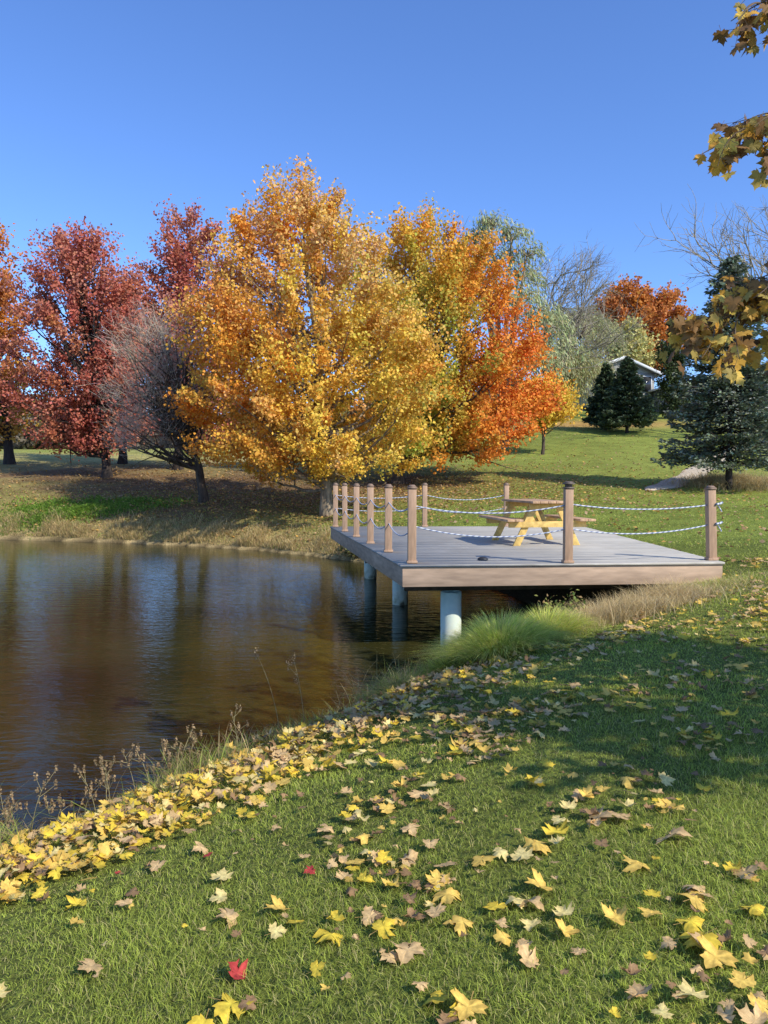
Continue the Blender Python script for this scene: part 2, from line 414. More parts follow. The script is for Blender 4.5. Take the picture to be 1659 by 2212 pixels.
def pxtree(name, label, trunk_px, D, x0, x1, y0, y1, dy=0, cat='tree', depth=.9, **kw):
    a = P(x0, (y0 + y1) / 2, D); b_ = P(x1, (y0 + y1) / 2, D)
    bx_ = P(trunk_px, 1050, D)
    zt = P(0, y0, D)[2]; zb = P(0, y1, D)[2]
    base = (bx_[0], D, T1(bx_[0], D))
    cx = (a[0] + b_[0]) / 2; rx = (b_[0] - a[0]) / 2
    return tree(name, label, cat, base, cx, D + dy, zb, zt, rx, rx * depth, **kw)

gold = np.array([.82, .47, .065]); yel = np.array([.86, .61, .085]); ora = np.array([.82, .31, .04]); redo = np.array([.82, .23, .05])
tan_ = np.array([.72, .45, .19]); rust = np.array([.50, .19, .06]); grn = np.array([.29, .33, .05])
crim = np.array([.52, .145, .10]); crim2 = np.array([.64, .28, .18]); crim3 = np.array([.38, .09, .065])
def pick(cols, wts, rg, ci, n, pw=2.2):
    w = np.clip(np.stack(wts, 1), 0, None) + 1e-5
    nz = rg.uniform(.15, 1.0, (n, len(cols))) ** pw
    nz2 = rg.uniform(.5, 1, (len(ci), len(cols)))
    w = w * nz[ci] * nz2; w = w ** 1.3; w = w / w.sum(1, keepdims=True)
    return w @ np.stack(cols)
def c_gold(rel, rg, ci, n):
    x, y, t = rel.T
    return pick([gold, yel, ora, tan_, redo, grn * 1.6], [1.0 + 0 * x, .75 + 1.3 * np.exp(-((x - .25) ** 2 + (t - .25) ** 2) * 3), .4 + 2.2 * sm(-x * 1.3 + .05) * sm(1.3 - t),
           .4 + 1.9 * sm((t - .35) * 2.2), .12 + .9 * sm((t - .5) * 3) * sm(-x * 2 + .4), .12 + .7 * sm(x * 1.5)], rg, ci, n)
def c_green(rel, rg, ci, n):
    x, y, t = rel.T
    return pick([redo, ora, gold, grn, grn * 1.6], [.1 + 2.8 * sm((x + .05) * 1.4) * sm(1.3 - t), .6 + 1.9 * sm((x + .5) * 1.2), .5 + 2.0 * sm((t - .45) * 2.2),
           .1 + 2.8 * np.exp(-((x + .25) ** 2 * 4 + (t - .25) ** 2 * 4)), .1 + 1.7 * np.exp(-((x + .35) ** 2 * 4 + (t - .48) ** 2 * 6))], rg, ci, n, 1.8)
def c_crim(rel, rg, ci, n):
    x, y, t = rel.T
    return pick([crim, crim2, crim3, rust], [1 + 0 * x, .8 + 0 * x, .6 + 0 * x, .35 + .7 * sm(.35 - t)], rg, ci, n)
def c_left(rel, rg, ci, n):
    x, y, t = rel.T
    return pick([rust * 1.1, ora * .75, gold * .8, grn * .8], [.6 + 1.5 * sm(t * 1.5 - .3), .5 + 0 * x, .9 * sm(1 - 1.5 * t), 1.0 * sm(1 - 1.8 * t)], rg, ci, n)
def c_const(*cs):
    def f(rel, rg, ci, n): return pick([np.array(c) for c in cs], [1 + 0 * rel[:, 0]] * len(cs), rg, ci, n)
    return f

pxtree('maple_tree', 'big round golden yellow maple at the centre, tallest of the autumn trees', 708, 27.5, 408, 952, 400, 1005,
       nclump=620, nleaf=92000, ls=.118, colf=c_gold, seed=5, tr=.2, p=.36, bot=.74, bark=M_barkl, nlimb=90, CL=.38, CW=.17, lob=.12, shell=.42, skew=-.16, tap=(1.75, .68))
pxtree('maple_tree', 'maple turning from green to orange red, right behind the golden maple', 858, 35.5, 780, 1172, 470, 988,
       nclump=480, nleaf=66000, ls=.145, colf=c_green, seed=9, tr=.24, p=.34, bot=.74, nlimb=60, CL=.43, CW=.21, lob=.09, skew=-.42, shell=.42, tap=(1.9, .62))
pxtree('maple_tree', 'crimson maple with a dark trunk left of the bare purple tree', 232, 38, 22, 322, 500, 960,
       nclump=330, nleaf=36000, ls=.15, colf=c_crim, seed=12, tr=.2, p=.38, bot=.72, bark=M_barkd, nlimb=110, CL=.46, CW=.20, lob=.15, shell=.5, tap=(1.9, .6))
pxtree('maple_tree', 'crimson maple rising between the bare purple tree and the golden maple', 385, 41, 295, 530, 462, 945,
       nclump=260, nleaf=27000, ls=.16, colf=c_crim, seed=15, tr=.2, p=.42, bot=.7, bark=M_barkd, nlimb=80, CL=.48, CW=.20, lob=.14, shell=.5, tap=(1.9, .6))
pxtree('maple_tree', 'darker crimson maple set behind the left crimson maple', 264, 46, 180, 360, 580, 920,
       nclump=160, nleaf=11000, ls=.2, colf=c_crim, seed=17, tr=.22, p=.42, bot=.6, bark=M_barkd, nlimb=40, CL=.5, CW=.26)
pxtree('broadleaf_tree', 'rust and green tree cut by the left edge of the picture', 22, 45, -150, 50, 475, 945,
       nclump=260, nleaf=24000, ls=.2, colf=c_left, seed=19, tr=.25, p=.4, bot=.7, bark=M_barkd, nlimb=40, CL=.5, CW=.26)
pxtree('oak_tree', 'rust orange round oak far behind the pale house', 1385, 100, 1292, 1478, 612, 800,
       nclump=260, nleaf=24000, ls=.38, colf=c_const(rust, rust * 1.2, ora * .7), seed=23, tr=.35, p=.5, bot=.6, nlimb=40, CL=.6, CW=.5, lob=.08)
pxtree('small_tree', 'pale yellow small tree in front of the rust oak', 1350, 94, 1298, 1408, 708, 800,
       nclump=90, nleaf=5500, ls=.36, colf=c_const((.7, .6, .22), (.58, .52, .2), (.4, .4, .16)), seed=27, tr=.18, p=.5, bot=.6, nlimb=25, CL=.6, CW=.35)
pxtree('small_tree', 'small bright yellow tree under the willow', 1172, 46, 1118, 1240, 822, 912,
       nclump=110, nleaf=7500, ls=.17, colf=c_const(yel, gold, yel * .8), seed=29, tr=.09, p=.45, bot=.6, nlimb=30, CL=.32, CW=.2)
pxtree('arborvitae', 'narrow dark columnar evergreen right of the pale house', 1452, 72, 1424, 1482, 700, 905,
       nclump=150, nleaf=12000, ls=.2, colf=c_const((.035, .055, .018), (.055, .075, .025)), seed=31, tr=.12, p=.4, bot=.8, nlimb=20, CL=.4, CW=.18, lob=.06, mat=M_needle)
pxtree('bare_tree', 'leafless grey brown crabapple before the crimson maples', 440, 31, 225, 465, 665, 965,
       nclump=230, nleaf=7600, ls=.62, colf=c_const((.58, .47, .36), (.66, .56, .43), (.42, .32, .24)), seed=33, tr=.17, p=.45, bot=.6, nlimb=80, CL=.3, CW=.25, lob=.14,
       bark=M_bark, asp=.0105, twigs=True, shell=.6)

def bare(name, label, base, height, spread, seed, mat, depth=5, lean=(0, 0), r0=.15, start=.25, kids=4, dens=1.0, group=None, updrag=.15):
    rg = np.random.default_rng(seed); pl = []; tw = []
    root = empty(name, base, label, 'tree', group)
    def grow(p, d, L, r, lev):
        n = 5; pts = [p]
        for i in range(n):
            d = nrm(d + rg.normal(size=3) * .14 + np.array([lean[0] * .05, lean[1] * .05, updrag * .4]))
            p = p + d * L / n; pts.append(p)
        pts = np.array(pts); (pl if lev <= 1 else tw).append((pts, np.linspace(1, .45, n + 1) * r))
        if lev >= depth: return
        nk = int(kids * dens + rg.uniform(0, 1.5))
        for k in range(nk):
            j = rg.integers(2, n + 1); ax = nrm(rg.normal(size=3)); dd = nrm(d * rg.uniform(.5, 1.0) + ax * spread)
            grow(pts[j], dd, L * rg.uniform(.5, .78), r * .55, lev + 1)
    b0 = np.array(base, float)
    tp = np.array([b0 + np.array([0, 0, -.2]), b0 + np.array([lean[0] * .1, 0, height * start * .5]), b0 + np.array([lean[0] * .35, 0, height * start])])
    pl.append((bez(*tp, 6), np.linspace(1.25, .85, 6) * r0))
    for k in range(5):
        a = k * 2.4 + rg.uniform(0, 1)
        grow(tp[-1], nrm(np.array([math.cos(a) * spread * .8 + lean[0] * .25, math.sin(a) * spread * .8 + lean[1] * .2, 1.0])), height * .36, r0 * .6, 1)
    build('trunk', [tubes(pl, 6)], M_bark, root, smooth=True)
    build('crown', [tubes(tw, 3)], mat, root)
b0 = P(1175, 900, 60)
bare('bare_tree', 'leafless grey tree with twigs spread right of the willow', (b0[0], 60, T1(b0[0], 60)), 14.8, .7, 21, M_twigg, 5, (.9, 0), .26, .25, 4, 1.0)
b0 = P(1735, 950, 50)
bare('bare_tree', 'leafless dark branched tree above the blue spruce at the right edge', (b0[0], 50, T1(b0[0], 50)), 14.6, .6, 35, M_twigg, 5, (-.6, 0), .3, .35, 4, .9)
b0 = P(940, 950, 62)
bare('bare_tree', 'leafless tree whose tips show above the green orange maple', (b0[0], 62, T1(b0[0], 62)), 14.5, .5, 41, M_twigg, 5, (0, 0), .25, .35, 4, 1.0)

def willow(name, label, base, tops, colr, seed, group=None, dens=.5, lf=1.0):
    rg = np.random.default_rng(seed); root = empty(name, base, label, 'tree', group)
    pts = []; axs = []; pl = []; b0 = np.array(base, float)
    for (c, rad, ns, ln) in tops:
        c = np.array(c, float)
        pl.append((bez(b0 + np.array([0, 0, 3]), (b0 + c) / 2 + np.array([0, 0, 1.5]), c, 8), np.linspace(.24, .05, 8)))
        for k in range(int(ns * dens)):
            v = nrm(rg.normal(size=3)) * rad * rg.uniform(.3, 1) ** .5; v[2] = abs(v[2]) * .8 - .2 * rad
            q = c + v; L = ln * lf * rg.uniform(.3, 1.0); n = int(L / .16) + 3
            t = np.linspace(0, 1, n)[:, None]; dr = nrm(np.array([v[0], v[1], 0])) * .45 * L + np.array([.4 * L, 0, 0])
            s = q + dr * np.sqrt(t) * .8 + np.array([0, 0, -1]) * L * t ** 1.6 * .75
            pts.append(s + rg.normal(size=s.shape) * .07); d_ = nrm(np.gradient(s, axis=0)); axs.append(d_)
            if k % 2 == 0:
                pl.append((bez(c - np.array([0, 0, rad * .5]), (c + q) / 2 + rg.normal(size=3) * .2, q, 5), np.linspace(.05, .015, 5)))
    pts = np.concatenate(pts); axs = np.concatenate(axs)
    rep = 2; pts = np.repeat(pts, rep, 0) + rg.normal(size=(len(pts) * rep, 3)) * .16; axs = np.repeat(axs, rep, 0)
    C = np.array(colr) * rg.uniform(.55, 1.35, (len(pts), 1)) * (1 + rg.normal(size=(len(pts), 3)) * .08)
    build('crown', [quad_leaves(pts, .32 * rg.uniform(.6, 1.2, len(pts)), C, (.3, -.4, .3), rg, .12, axs)], M_leaf, root)
    build('trunk', [tubes([(bez(b0 - np.array([0, 0, .3]), b0 + np.array([.2, 0, 2]), b0 + np.array([0, 0, 4.5]), 6), np.linspace(.5, .3, 6))] + pl, 6)], M_barkl, root, smooth=True)
b0 = P(1085, 930, 50); zb0 = T1(b0[0], 50)
tops = [(P(x, y, 50 + dd), r_, ns, ln) for x, y, dd, r_, ns, ln in
        [(1060, 478, 0, .9, 100, 1.5), (1025, 512, 1, .9, 90, 1.8), (1105, 505, -1, .9, 80, 1.5), (1140, 540, -1, .8, 60, 1.4), (1070, 560, 0, 1.4, 100, 2.4), (1120, 590, 1, 1.1, 80, 2.0), (1055, 620, -1, 1.6, 100, 2.6),
         (1160, 685, -1, 1.4, 110, 2.5), (1120, 640, 0, 1.3, 90, 2.4), (1185, 735, 0, 1.4, 110, 2.6), (1150, 770, -2, 1.6, 120, 2.6)]]
willow('willow_tree', 'tall pale green willow with windblown top behind the orange maple', (b0[0], 50, zb0), tops, (.43, .44, .22), 51, dens=.45, lf=.85)
b0 = P(1222, 930, 72); zb0 = T1(b0[0], 72)
tops = [(P(x, y, 72 + dd), r_, ns, ln) for x, y, dd, r_, ns, ln in
        [(1205, 690, 0, 2.0, 150, 4), (1250, 690, 1, 1.8, 140, 4), (1285, 705, 2, 1.4, 100, 3.5), (1185, 770, -1, 2.0, 150, 5), (1225, 765, 0, 2.2, 180, 5), (1250, 785, -1, 1.6, 130, 4), (1210, 835, 1, 2.0, 150, 2.6), (1170, 835, 1, 2.0, 130, 2.6)]]
willow('willow_tree', 'low pale green willow beside the pale house', (b0[0], 72, zb0), tops, (.42, .41, .20), 52, dens=.75)

def spruce(name, label, base, h, rad, seed, colr, z0=.06, nb=260, nl=60, ls=.16, sparse=1.0, tr=.14, power=.85, droop=.18, group=None):
    rg = np.random.default_rng(seed); root = empty(name, base, label, 'conifer', group); b0 = np.array(base, float)
    nlev = int(nb / 9); pts = []; axs = []; pl = []
    for i in range(nb):
        lev = (i // 9 + rg.uniform(-.15, .15)) / nlev; lev = min(max(lev, 0), .99); t = z0 + (1 - z0) * lev ** .95
        L = rad * (1 - lev) ** power * rg.uniform(.65, 1.12) * (1 + .08 * math.sin(i)) + .1
        a = rg.uniform(0, 6.283); d = np.array([math.cos(a), math.sin(a), 0.]); p0 = b0 + np.array([0, 0, h * t])
        s = np.linspace(0, 1, 6)[:, None]
        br = p0 + d * L * s + np.array([0, 0, 1]) * L * (-droop * s + (droop * .9) * s ** 2.5 + .1 * (lev) * s)
        pl.append((br, np.linspace(.03, .006, 6) * (.5 + rad / 3)))
        m = int(nl * (L / rad) ** 1.1) + 8; u = rg.uniform(.08, 1, m) ** .75
        q = np.stack([np.interp(u, s[:, 0], br[:, k]) for k in range(3)], 1); side = np.array([-d[1], d[0], 0])
        w = (1.05 - u) * L * .42 * sparse + .05; sgn = rg.uniform(-1, 1, m)
        q += side * (sgn * w)[:, None] + d * (np.abs(sgn) * w * .5)[:, None] + rg.normal(size=(m, 3)) * .04 + np.array([0, 0, -1]) * (np.abs(rg.normal(size=m)) * .08)[:, None]
        pts.append(q); axs.append(nrm(d + side * sgn[:, None] * .9 + rg.normal(size=(m, 3)) * .15))
    m = 40; q = b0 + np.array([0, 0, h * .93]) + rg.normal(size=(m, 3)) * np.array([.06, .06, h * .03]); pts.append(q); axs.append(np.repeat([[0, 0, 1.]], m, 0))
    pts = np.concatenate(pts); axs = np.concatenate(axs)
    C = np.array(colr) * rg.uniform(.5, 1.4, (len(pts), 1)) * (1 + rg.normal(size=(len(pts), 3)) * .07)
    build('crown', [quad_leaves(pts, ls * rg.uniform(.7, 1.4, len(pts)), C, (.3, -.5, .8), rg, .26, axs)], M_needle, root)
    build('trunk', [tubes([(np.array([b0 - [0, 0, .2], b0 + [0, 0, h * .5], b0 + [0, 0, h * .97]]), [tr, tr * .6, .02])], 8), tubes(pl, 3)], M_barkd, root, smooth=True)
def pxspruce(name, label, x, D, xr, ytop, seed, colr, **kw):
    b0 = P(x, 950, D); z = T1(b0[0], D); zt = P(x, ytop, D)[2]
    spruce(name, label, (b0[0], D, z), zt - z, xr / F * D, seed, colr, **kw)
pxspruce('spruce_tree', 'dark green young spruce before the pale house, the right and fuller of the pair', 1354, 57, 70, 772, 61, (.085, .115, .055), z0=.13, nb=340, nl=90, ls=.22)
pxspruce('spruce_tree', 'dark green young spruce before the pale house, left and narrower of the pair', 1308, 60, 50, 785, 62, (.075, .105, .05), z0=.13, nb=300, nl=75, ls=.22)
pxspruce('blue_spruce', 'large open blue grey spruce on the right lawn next to the path', 1576, 31, 142, 552, 63, (.20, .235, .16), z0=.13, nb=470, nl=105, ls=.16, power=.66, droop=.28, tr=.15)

# ------------------------------------------------------------------ house
def house(name, label, c, w, dpt, hw, hr, rz, wins, group=None):
    root = empty(name, c, label, 'house', group, local=True, rz=rz)
    build('wall', [box((0, 0, hw / 2 - .5), (w, dpt, hw + 1)),
                   (np.array([[-w / 2, -dpt / 2, hw], [w / 2, -dpt / 2, hw], [0, -dpt / 2, hw + hr], [-w / 2, dpt / 2, hw], [w / 2, dpt / 2, hw], [0, dpt / 2, hw + hr]]), [np.array([[0, 1, 2], [5, 4, 3]])])], M_wall, root)
    ov = .6; th = .14
    parts = []; trims = []
    for s in (-1, 1):
        sl = hr / (w / 2); xe = s * (w / 2 + ov); ze = hw - sl * ov
        b4 = [(0, -dpt / 2 - ov, hw + hr + .01), (xe, -dpt / 2 - ov, ze + .01), (xe, dpt / 2 + ov, ze + .01), (0, dpt / 2 + ov, hw + hr + .01)]
        t4 = [(x_, y_, z_ + th) for x_, y_, z_ in b4]
        parts.append(prism4(b4, t4))
        yb = -dpt / 2 - ov - .03
        trims.append(prism4([(0, yb - .04, hw + hr - .12), (xe, yb - .04, ze - .12), (xe, yb, ze - .12), (0, yb, hw + hr - .12)],
                            [(0, yb - .04, hw + hr + .2), (xe, yb - .04, ze + .2), (xe, yb, ze + .2), (0, yb, hw + hr + .2)]))
        trims.append(box((xe + s * .05, 0, ze + .05), (.08, dpt + 2 * ov, .22)))
    rf = build('roof', parts, M_roof, root); build('trim', trims, M_white, rf)
    for (x, z, ww, hh, face) in wins:
        if face == 'f':
            fr = build('window', [box((x, -dpt / 2 - .03, z), (ww + .2, .08, hh + .2))], M_white, root)
            build('pane', [box((x, -dpt / 2 - .08, z), (ww, .03, hh))], M_glass, fr)
        else:
            s = 1 if face == 'r' else -1
            fr = build('window', [box((s * (w / 2 + .03), x, z), (.08, ww + .2, hh + .2))], M_white, root)
            build('pane', [box((s * (w / 2 + .08), x, z), (.03, ww, hh))], M_glass, fr)
    return root
hp = P(1305, 860, 90)
house('house', 'pale grey house with low gable roof behind the two young spruces', (hp[0], 90, T1(hp[0], 90) - .1), 8.0, 8, 4.2, 1.5, math.radians(12),
      [(3.0, 2.9, 1.1, 1.7, 'f'), (-2.8, 2.9, 1.4, 1.2, 'f'), (.6, 2.9, 1.1, 1.3, 'f'), (-2.4, 2.8, 1.2, 1.2, 'l')])
hp = P(1585, 850, 80)
house('house', 'white walled house mostly hidden behind the blue spruce', (hp[0], 84, T1(hp[0], 84) - .2), 11, 8, 2.9, 1.3, math.radians(8),
      [(-3.6, 1.8, 1.3, 1.3, 'f'), (0, 1.8, 1.6, 1.3, 'f'), (3.6, 1.8, 1.3, 1.3, 'f')])

def wood():
    rg = np.random.default_rng(77); parts = []
    for k in range(125):
        a = rg.uniform(-.75, .75); D = rg.uniform(130, 210); h = rg.uniform(6, 10.5); r = rg.uniform(3, 5)
        if k >= 80: a = rg.uniform(-.6, .12); D = rg.uniform(95, 125); h = rg.uniform(5, 8.5); r = rg.uniform(2.5, 4)
        x = a * D; z = T1(x, D)
        if .2 < a < .42: h *= .7
        m = 800; v = nrm(rg.normal(size=(m, 3))) * rg.uniform(.4, 1, (m, 1)) ** .5 * np.array([r, r, h / 2])
        c = [np.array([.2, .19, .08]), np.array([.28, .15, .07]), np.array([.13, .15, .06]), np.array([.22, .18, .13])][rg.integers(4)]
        parts.append(quad_leaves(np.array([x, D, z + h * .5]) + v, .9 if k < 80 else .6, c * rg.uniform(.6, 1.3, (m, 1)), (0, 0, .4), rg))
    return parts
tag(build('distant_wood', wood(), M_leaf), 'distant mixed wood along the skyline behind the trees', 'wood', kind='stuff')

# ------------------------------------------------------------------ deck
deck = empty('viewing_deck', (2.2, 14, 0), 'grey board platform on pale piles over the pond edge with brown posts and rope rails', 'deck')
def lerp(a, b_, t): return a * (1 - t) + b_ * t
bp_ = []; nb_ = 57
for k in range(nb_):
    t0 = k / nb_ + .0007; t1 = (k + 1) / nb_ - .0009
    l0, l1 = lerp(A_, D_, t0), lerp(A_, D_, t1); r0, r1 = lerp(B_, C_, t0), lerp(B_, C_, t1)
    if k == 0: l0 = l0 + [0, -.03]; r0 = r0 + [0, -.03]
    dz = random.uniform(-.002, .002)
    q = [(*l0, -.028 + dz), (*r0, -.028 + dz), (*r1, -.028 + dz), (*l1, -.028 + dz)]
    bp_.append(prism4([(a + (-.02 if i in (0, 3) else .02), b_, c) for i, (a, b_, c) in enumerate(q)], [(a + (-.02 if i in (0, 3) else .02), b_, 0 + dz) for i, (a, b_, c) in enumerate(q)]))
build('decking', bp_, M_deck, deck)
def panel(a, b_, th, z0, z1):
    a = np.array(a); b_ = np.array(b_); d = (b_ - a) / np.linalg.norm(b_ - a); n = np.array([-d[1], d[0]]) * th
    q = [a, b_, b_ + n, a + n]
    return prism4([(*p_, z0) for p_ in q], [(*p_, z1) for p_ in q])
build('front_fascia', [panel(A_, B_, .03, -.29, -.03)], M_fascia, deck, bevel=.004)
build('side_fascia', [panel(D_, A_ + [-.0, .032], .03, -.29, -.03)], M_fascia, deck, bevel=.004)
build('side_fascia', [panel(B_ + [0, .032], C_, .03, -.29, -.03)], M_fascia, deck, bevel=.004)
build('rear_fascia', [panel(C_ - [.032, 0], D_ + [.032, 0], .03, -.29, -.03)], M_fascia, deck, bevel=.004)
jo = []
for t in np.linspace(.04, .96, 14):
    a, b_ = lerp(A_, B_, t), lerp(D_, C_, t); jo.append(panel(a + [0, .05], b_ - [0, .05], .04, -.22, -.031))
build('joist', jo, M_beam, deck)
for y_ in (10.55, 14.1, 17.9):
    t = (y_ - 10) / 8.45; a, b_ = lerp(A_, D_, t), lerp(B_, C_, t)
    build('beam', [panel(a + [.15, 0], b_ - [.15, 0], .14, -.42, -.225)], M_beam, deck)
for (x, y) in ((.93, 10.62), (.3, 14.17), (-.32, 17.97), (3.6, 14.3), (3.6, 18.0)):
    zs = [-2.6, -1.3, -.8, -.44]
    build('support_pile', [tubes([(np.array([[x, y, z] for z in zs]), .145)], 28)], M_pile, deck, smooth=True)
posts = [(.37 - .304 * i, 10.2 + 1.6 * i) for i in range(6)] + [(2.45, 10.22), (4.53, 10.6), (.97, 18.3), (2.92, 18.35)]
def make_post(x, y, kind=0, tilt=0, hgt=1.0):
    s = .055
    o = build('guard_post', [box((0, 0, hgt / 2 + .002), (2 * s, 2 * s, hgt)), box((0, 0, .02), (2 * s + .03, 2 * s + .03, .035))], M_post, None, bevel=.005)
    o.parent = deck; o.location = (x - 2.2, y - 14, .0); o.rotation_euler = (0, tilt, .05)
    w = s + .008
    cm = M_cap if kind else M_capb
    parts = [box((0, 0, hgt + .016), (2 * w, 2 * w, .024))]
    if kind:
        parts += [box((0, 0, hgt + .045), (.08, .08, .034)), box((0, 0, hgt + .071), (2 * w + .012, 2 * w + .012, .018))]
        z0 = hgt + .0805; ww = w; zt = hgt + .105
    else:
        z0 = hgt + .0285; ww = w * .92; zt = hgt + .06
    parts.append(prism4([(-ww, -ww, z0), (ww, -ww, z0), (ww, ww, z0), (-ww, ww, z0)], [(-.03, -.03, zt), (.03, -.03, zt), (.03, .03, zt), (-.03, .03, zt)]))
    c = build('post_cap', parts, cm, None); c.parent = o
    return o
for i, (x, y) in enumerate(posts):
    make_post(x, y, 1 if i == 6 else 0, -.035 if i == 7 else random.uniform(-.008, .008), .985 if i != 7 else .97)
RB, RW = np.array([.07, .11, .28]), np.array([.66, .67, .68])
def rope(a, b_, sag, r=.010):
    a = np.array(a, float); b_ = np.array(b_, float); n = int(np.linalg.norm(b_ - a) / .014) + 8
    t = np.linspace(0, 1, n); p = a + (b_ - a) * t[:, None]; p[:, 2] -= sag * 4 * t * (1 - t)
    V, Fa, _ = tubes([(p, r)], 6)
    k = np.arange(len(V)); m = ((k // 6) + (k % 6)) % 6 < 2
    build('rope', [(V, Fa, np.where(m[:, None], RB, RW))], M_rope, deck, smooth=True)
for zz, sg in ((.78, .075), (.46, .09)):
    for i in range(5): rope((*posts[i], zz), (*posts[i + 1], zz), sg * 1.6, .009)
for zz, z2, sg in ((.77, .78, .11), (.50, .46, .13)):
    rope((*posts[0], zz), (*posts[6], z2), sg)
for zz, z2, sg in ((.79, .77, .07), (.46, .50, .10)):
    rope(np.array([posts[6][0], posts[6][1], zz]), np.array([posts[7][0], posts[7][1], z2]), sg)
for zz in (.76, .45):
    rope((*posts[5], zz), (*posts[8], zz), .08, .009); rope((*posts[8], zz), (*posts[9], zz), .12, .009)
for zz in (.77, .50):
    x, y = posts[7]
    rope((x + .06, y, zz), (x + .12, y - .02, zz - .10), -.01, .010); rope((x + .02, y - .07, zz + .01), (x + .12, y - .04, zz + .03), .01, .016)
a = P(1043, 1209, 10.6)
lt = build('deck_light', [tubes([(np.array([[0, 0, .002], [0, 0, .02], [0, 0, .034], [0, 0, .042], [0, 0, .043]]), [.075, .072, .055, .03, .001])], 20)], M_dark, smooth=True)
lt.location = (a[0], 10.6, .002); tag(lt, 'small black dome fitting on the deck boards near the front edge', 'fitting')

tb = empty('picnic_table', (2.66, 13.6, .002), 'wooden picnic table with attached benches standing on the deck', 'picnic table', local=True, rz=math.radians(8.5))
L_ = 1.75
build('tabletop', [box((-.27 + .135 * k, 0, .735), (.128, L_, .038)) for k in range(5)], M_woodt, tb, bevel=.004)
for s in (-1, 1):
    build('bench', [box((s * (.56 + .14 * k), 0, .435), (.133, L_, .038)) for k in range(2)], M_woodt, tb, bevel=.004)
for ye in (-.62, .62):
    sy = 1 if ye > 0 else -1
    for s in (-1, 1):
        x0, x1 = s * .19, s * .53; hh = .71; w = .062
        b4 = [(x1 - w, ye - .019, 0), (x1 + w, ye - .019, 0), (x1 + w, ye + .019, 0), (x1 - w, ye + .019, 0)]
        t4 = [(x0 - w, ye - .019, hh), (x0 + w, ye - .019, hh), (x0 + w, ye + .019, hh), (x0 - w, ye + .019, hh)]
        build('leg', [prism4(b4, t4)], M_wood, tb, bevel=.003)
    build('crossbeam', [box((0, ye + sy * .041, .36), (1.36, .038, .1))], M_wood, tb, bevel=.003)
    build('cleat', [box((0, ye + sy * .041, .665), (.64, .038, .09))], M_wood, tb, bevel=.003)
    yb = ye - sy * .03; ym = sy * .12
    build('brace', [prism4([(-.035, yb - .02, .33), (.035, yb - .02, .33), (.035, yb + .02, .33), (-.035, yb + .02, .33)],
                           [(-.035, ym - .02, .71), (.035, ym - .02, .71), (.035, ym + .02, .71), (-.035, ym + .02, .71)])], M_wood, tb)

# ------------------------------------------------------------------ grass
def lawn(n, D0, D1, ex, hmin, hmax, w0, seed):
    rg = np.random.default_rng(seed); g_ = np.linspace(D0, D1, 400); c = np.cumsum(g_ ** ex); c /= c[-1]
    D = np.interp(rg.uniform(0, 1, n), c, g_); X = rg.uniform(-.62, .62, n) * D + rg.uniform(-.4, .4, n); Y = D
    d = sdist(X, Y); k = (d > .12) & ~inside(deckpoly, X, Y); X, Y, d = X[k], Y[k], d[k]
    n = len(X); z = terr(X, Y, d)
    hs = rg.uniform(hmin, hmax, n) * (1 + .5 * np.clip(vn(X, Y, 3, 31), -1, 1)) * (1 + 1.2 * np.exp(-(d / .5) ** 2))
    wd = w0 * np.maximum(1, Y / 3.5) * rg.uniform(.7, 1.3, n)
    base = np.array([.45, .52, .085]) * (1 + .22 * vn(X, Y, 1.3, 32))[:, None] * rg.uniform(.5, 1.3, (n, 1))
    base = mixc(base, np.array([.66, .55, .24]), (rg.uniform(0, 1, n) < .14 + .25 * np.exp(-(d / .6) ** 2)) * .8)
    base = mixc(base, np.array([.40, .43, .09]), sm((Y - 8) / 8) * .5)
    return blades(np.stack([X, Y, z - .005], 1), hs, wd, rg.uniform(0, 6.283, n), rg.uniform(.3, 1.2, n), 2, np.clip(base, .005, 1), None, rg)
tag(build('grass', [lawn(330000, 1.5, 13, -.55, .018, .044, .0029, 90), lawn(80000, 12, 34, .1, .03, .05, .004, 91)], M_grass), 'short mown green grass covering the lawn', 'grass', kind='stuff')

def fringe(n, cond, hmin, hmax, w0, cols, seed, dspread=.5, bend=(.2, .9), doff=.1, seg=3):
    rg = np.random.default_rng(seed); m = len(pond); i = rg.integers(0, m, n * 5); t = rg.uniform(0, 1, n * 5)[:, None]
    a = pond[i]; b_ = pond[(i + 1) % m]; e = b_ - a; wts = np.linalg.norm(e, axis=1)
    p = a + e * t; nn = nrm(np.stack([e[:, 1], -e[:, 0]], 1))
    p = p + nn * (doff + np.abs(rg.normal(size=len(p))) * dspread)[:, None] * rg.choice([-1, 1], len(p))[:, None]
    acc = rg.uniform(0, 1, len(p)) < wts / 1.0
    p = p[acc & cond(p[:, 0], p[:, 1])]
    d = sdist(p[:, 0], p[:, 1]); k = (d > -.06) & ~inside(deckpoly, p[:, 0], p[:, 1])
    p, d = p[k][:n], d[k][:n]; n = len(p); z = terr(p[:, 0], p[:, 1], d)
    patch = .35 + .95 * np.clip(.5 + .9 * vn(p[:, 0], p[:, 1], 2.8, seed), 0, 1.25)
    C = np.stack([np.array(c) for c in cols])[rg.integers(0, len(cols), n)] * rg.uniform(.7, 1.25, (n, 1))
    return blades(np.stack([p[:, 0], p[:, 1], z - .01], 1), rg.uniform(hmin, hmax, n) * patch, w0 * rg.uniform(.7, 1.3, n), rg.uniform(0, 6.283, n), rg.uniform(*bend, n), seg, C, None, rg)
straw = (.62, .47, .22); straw2 = (.48, .34, .16); dgrn = (.18, .22, .045); lgrn = (.40, .47, .08)
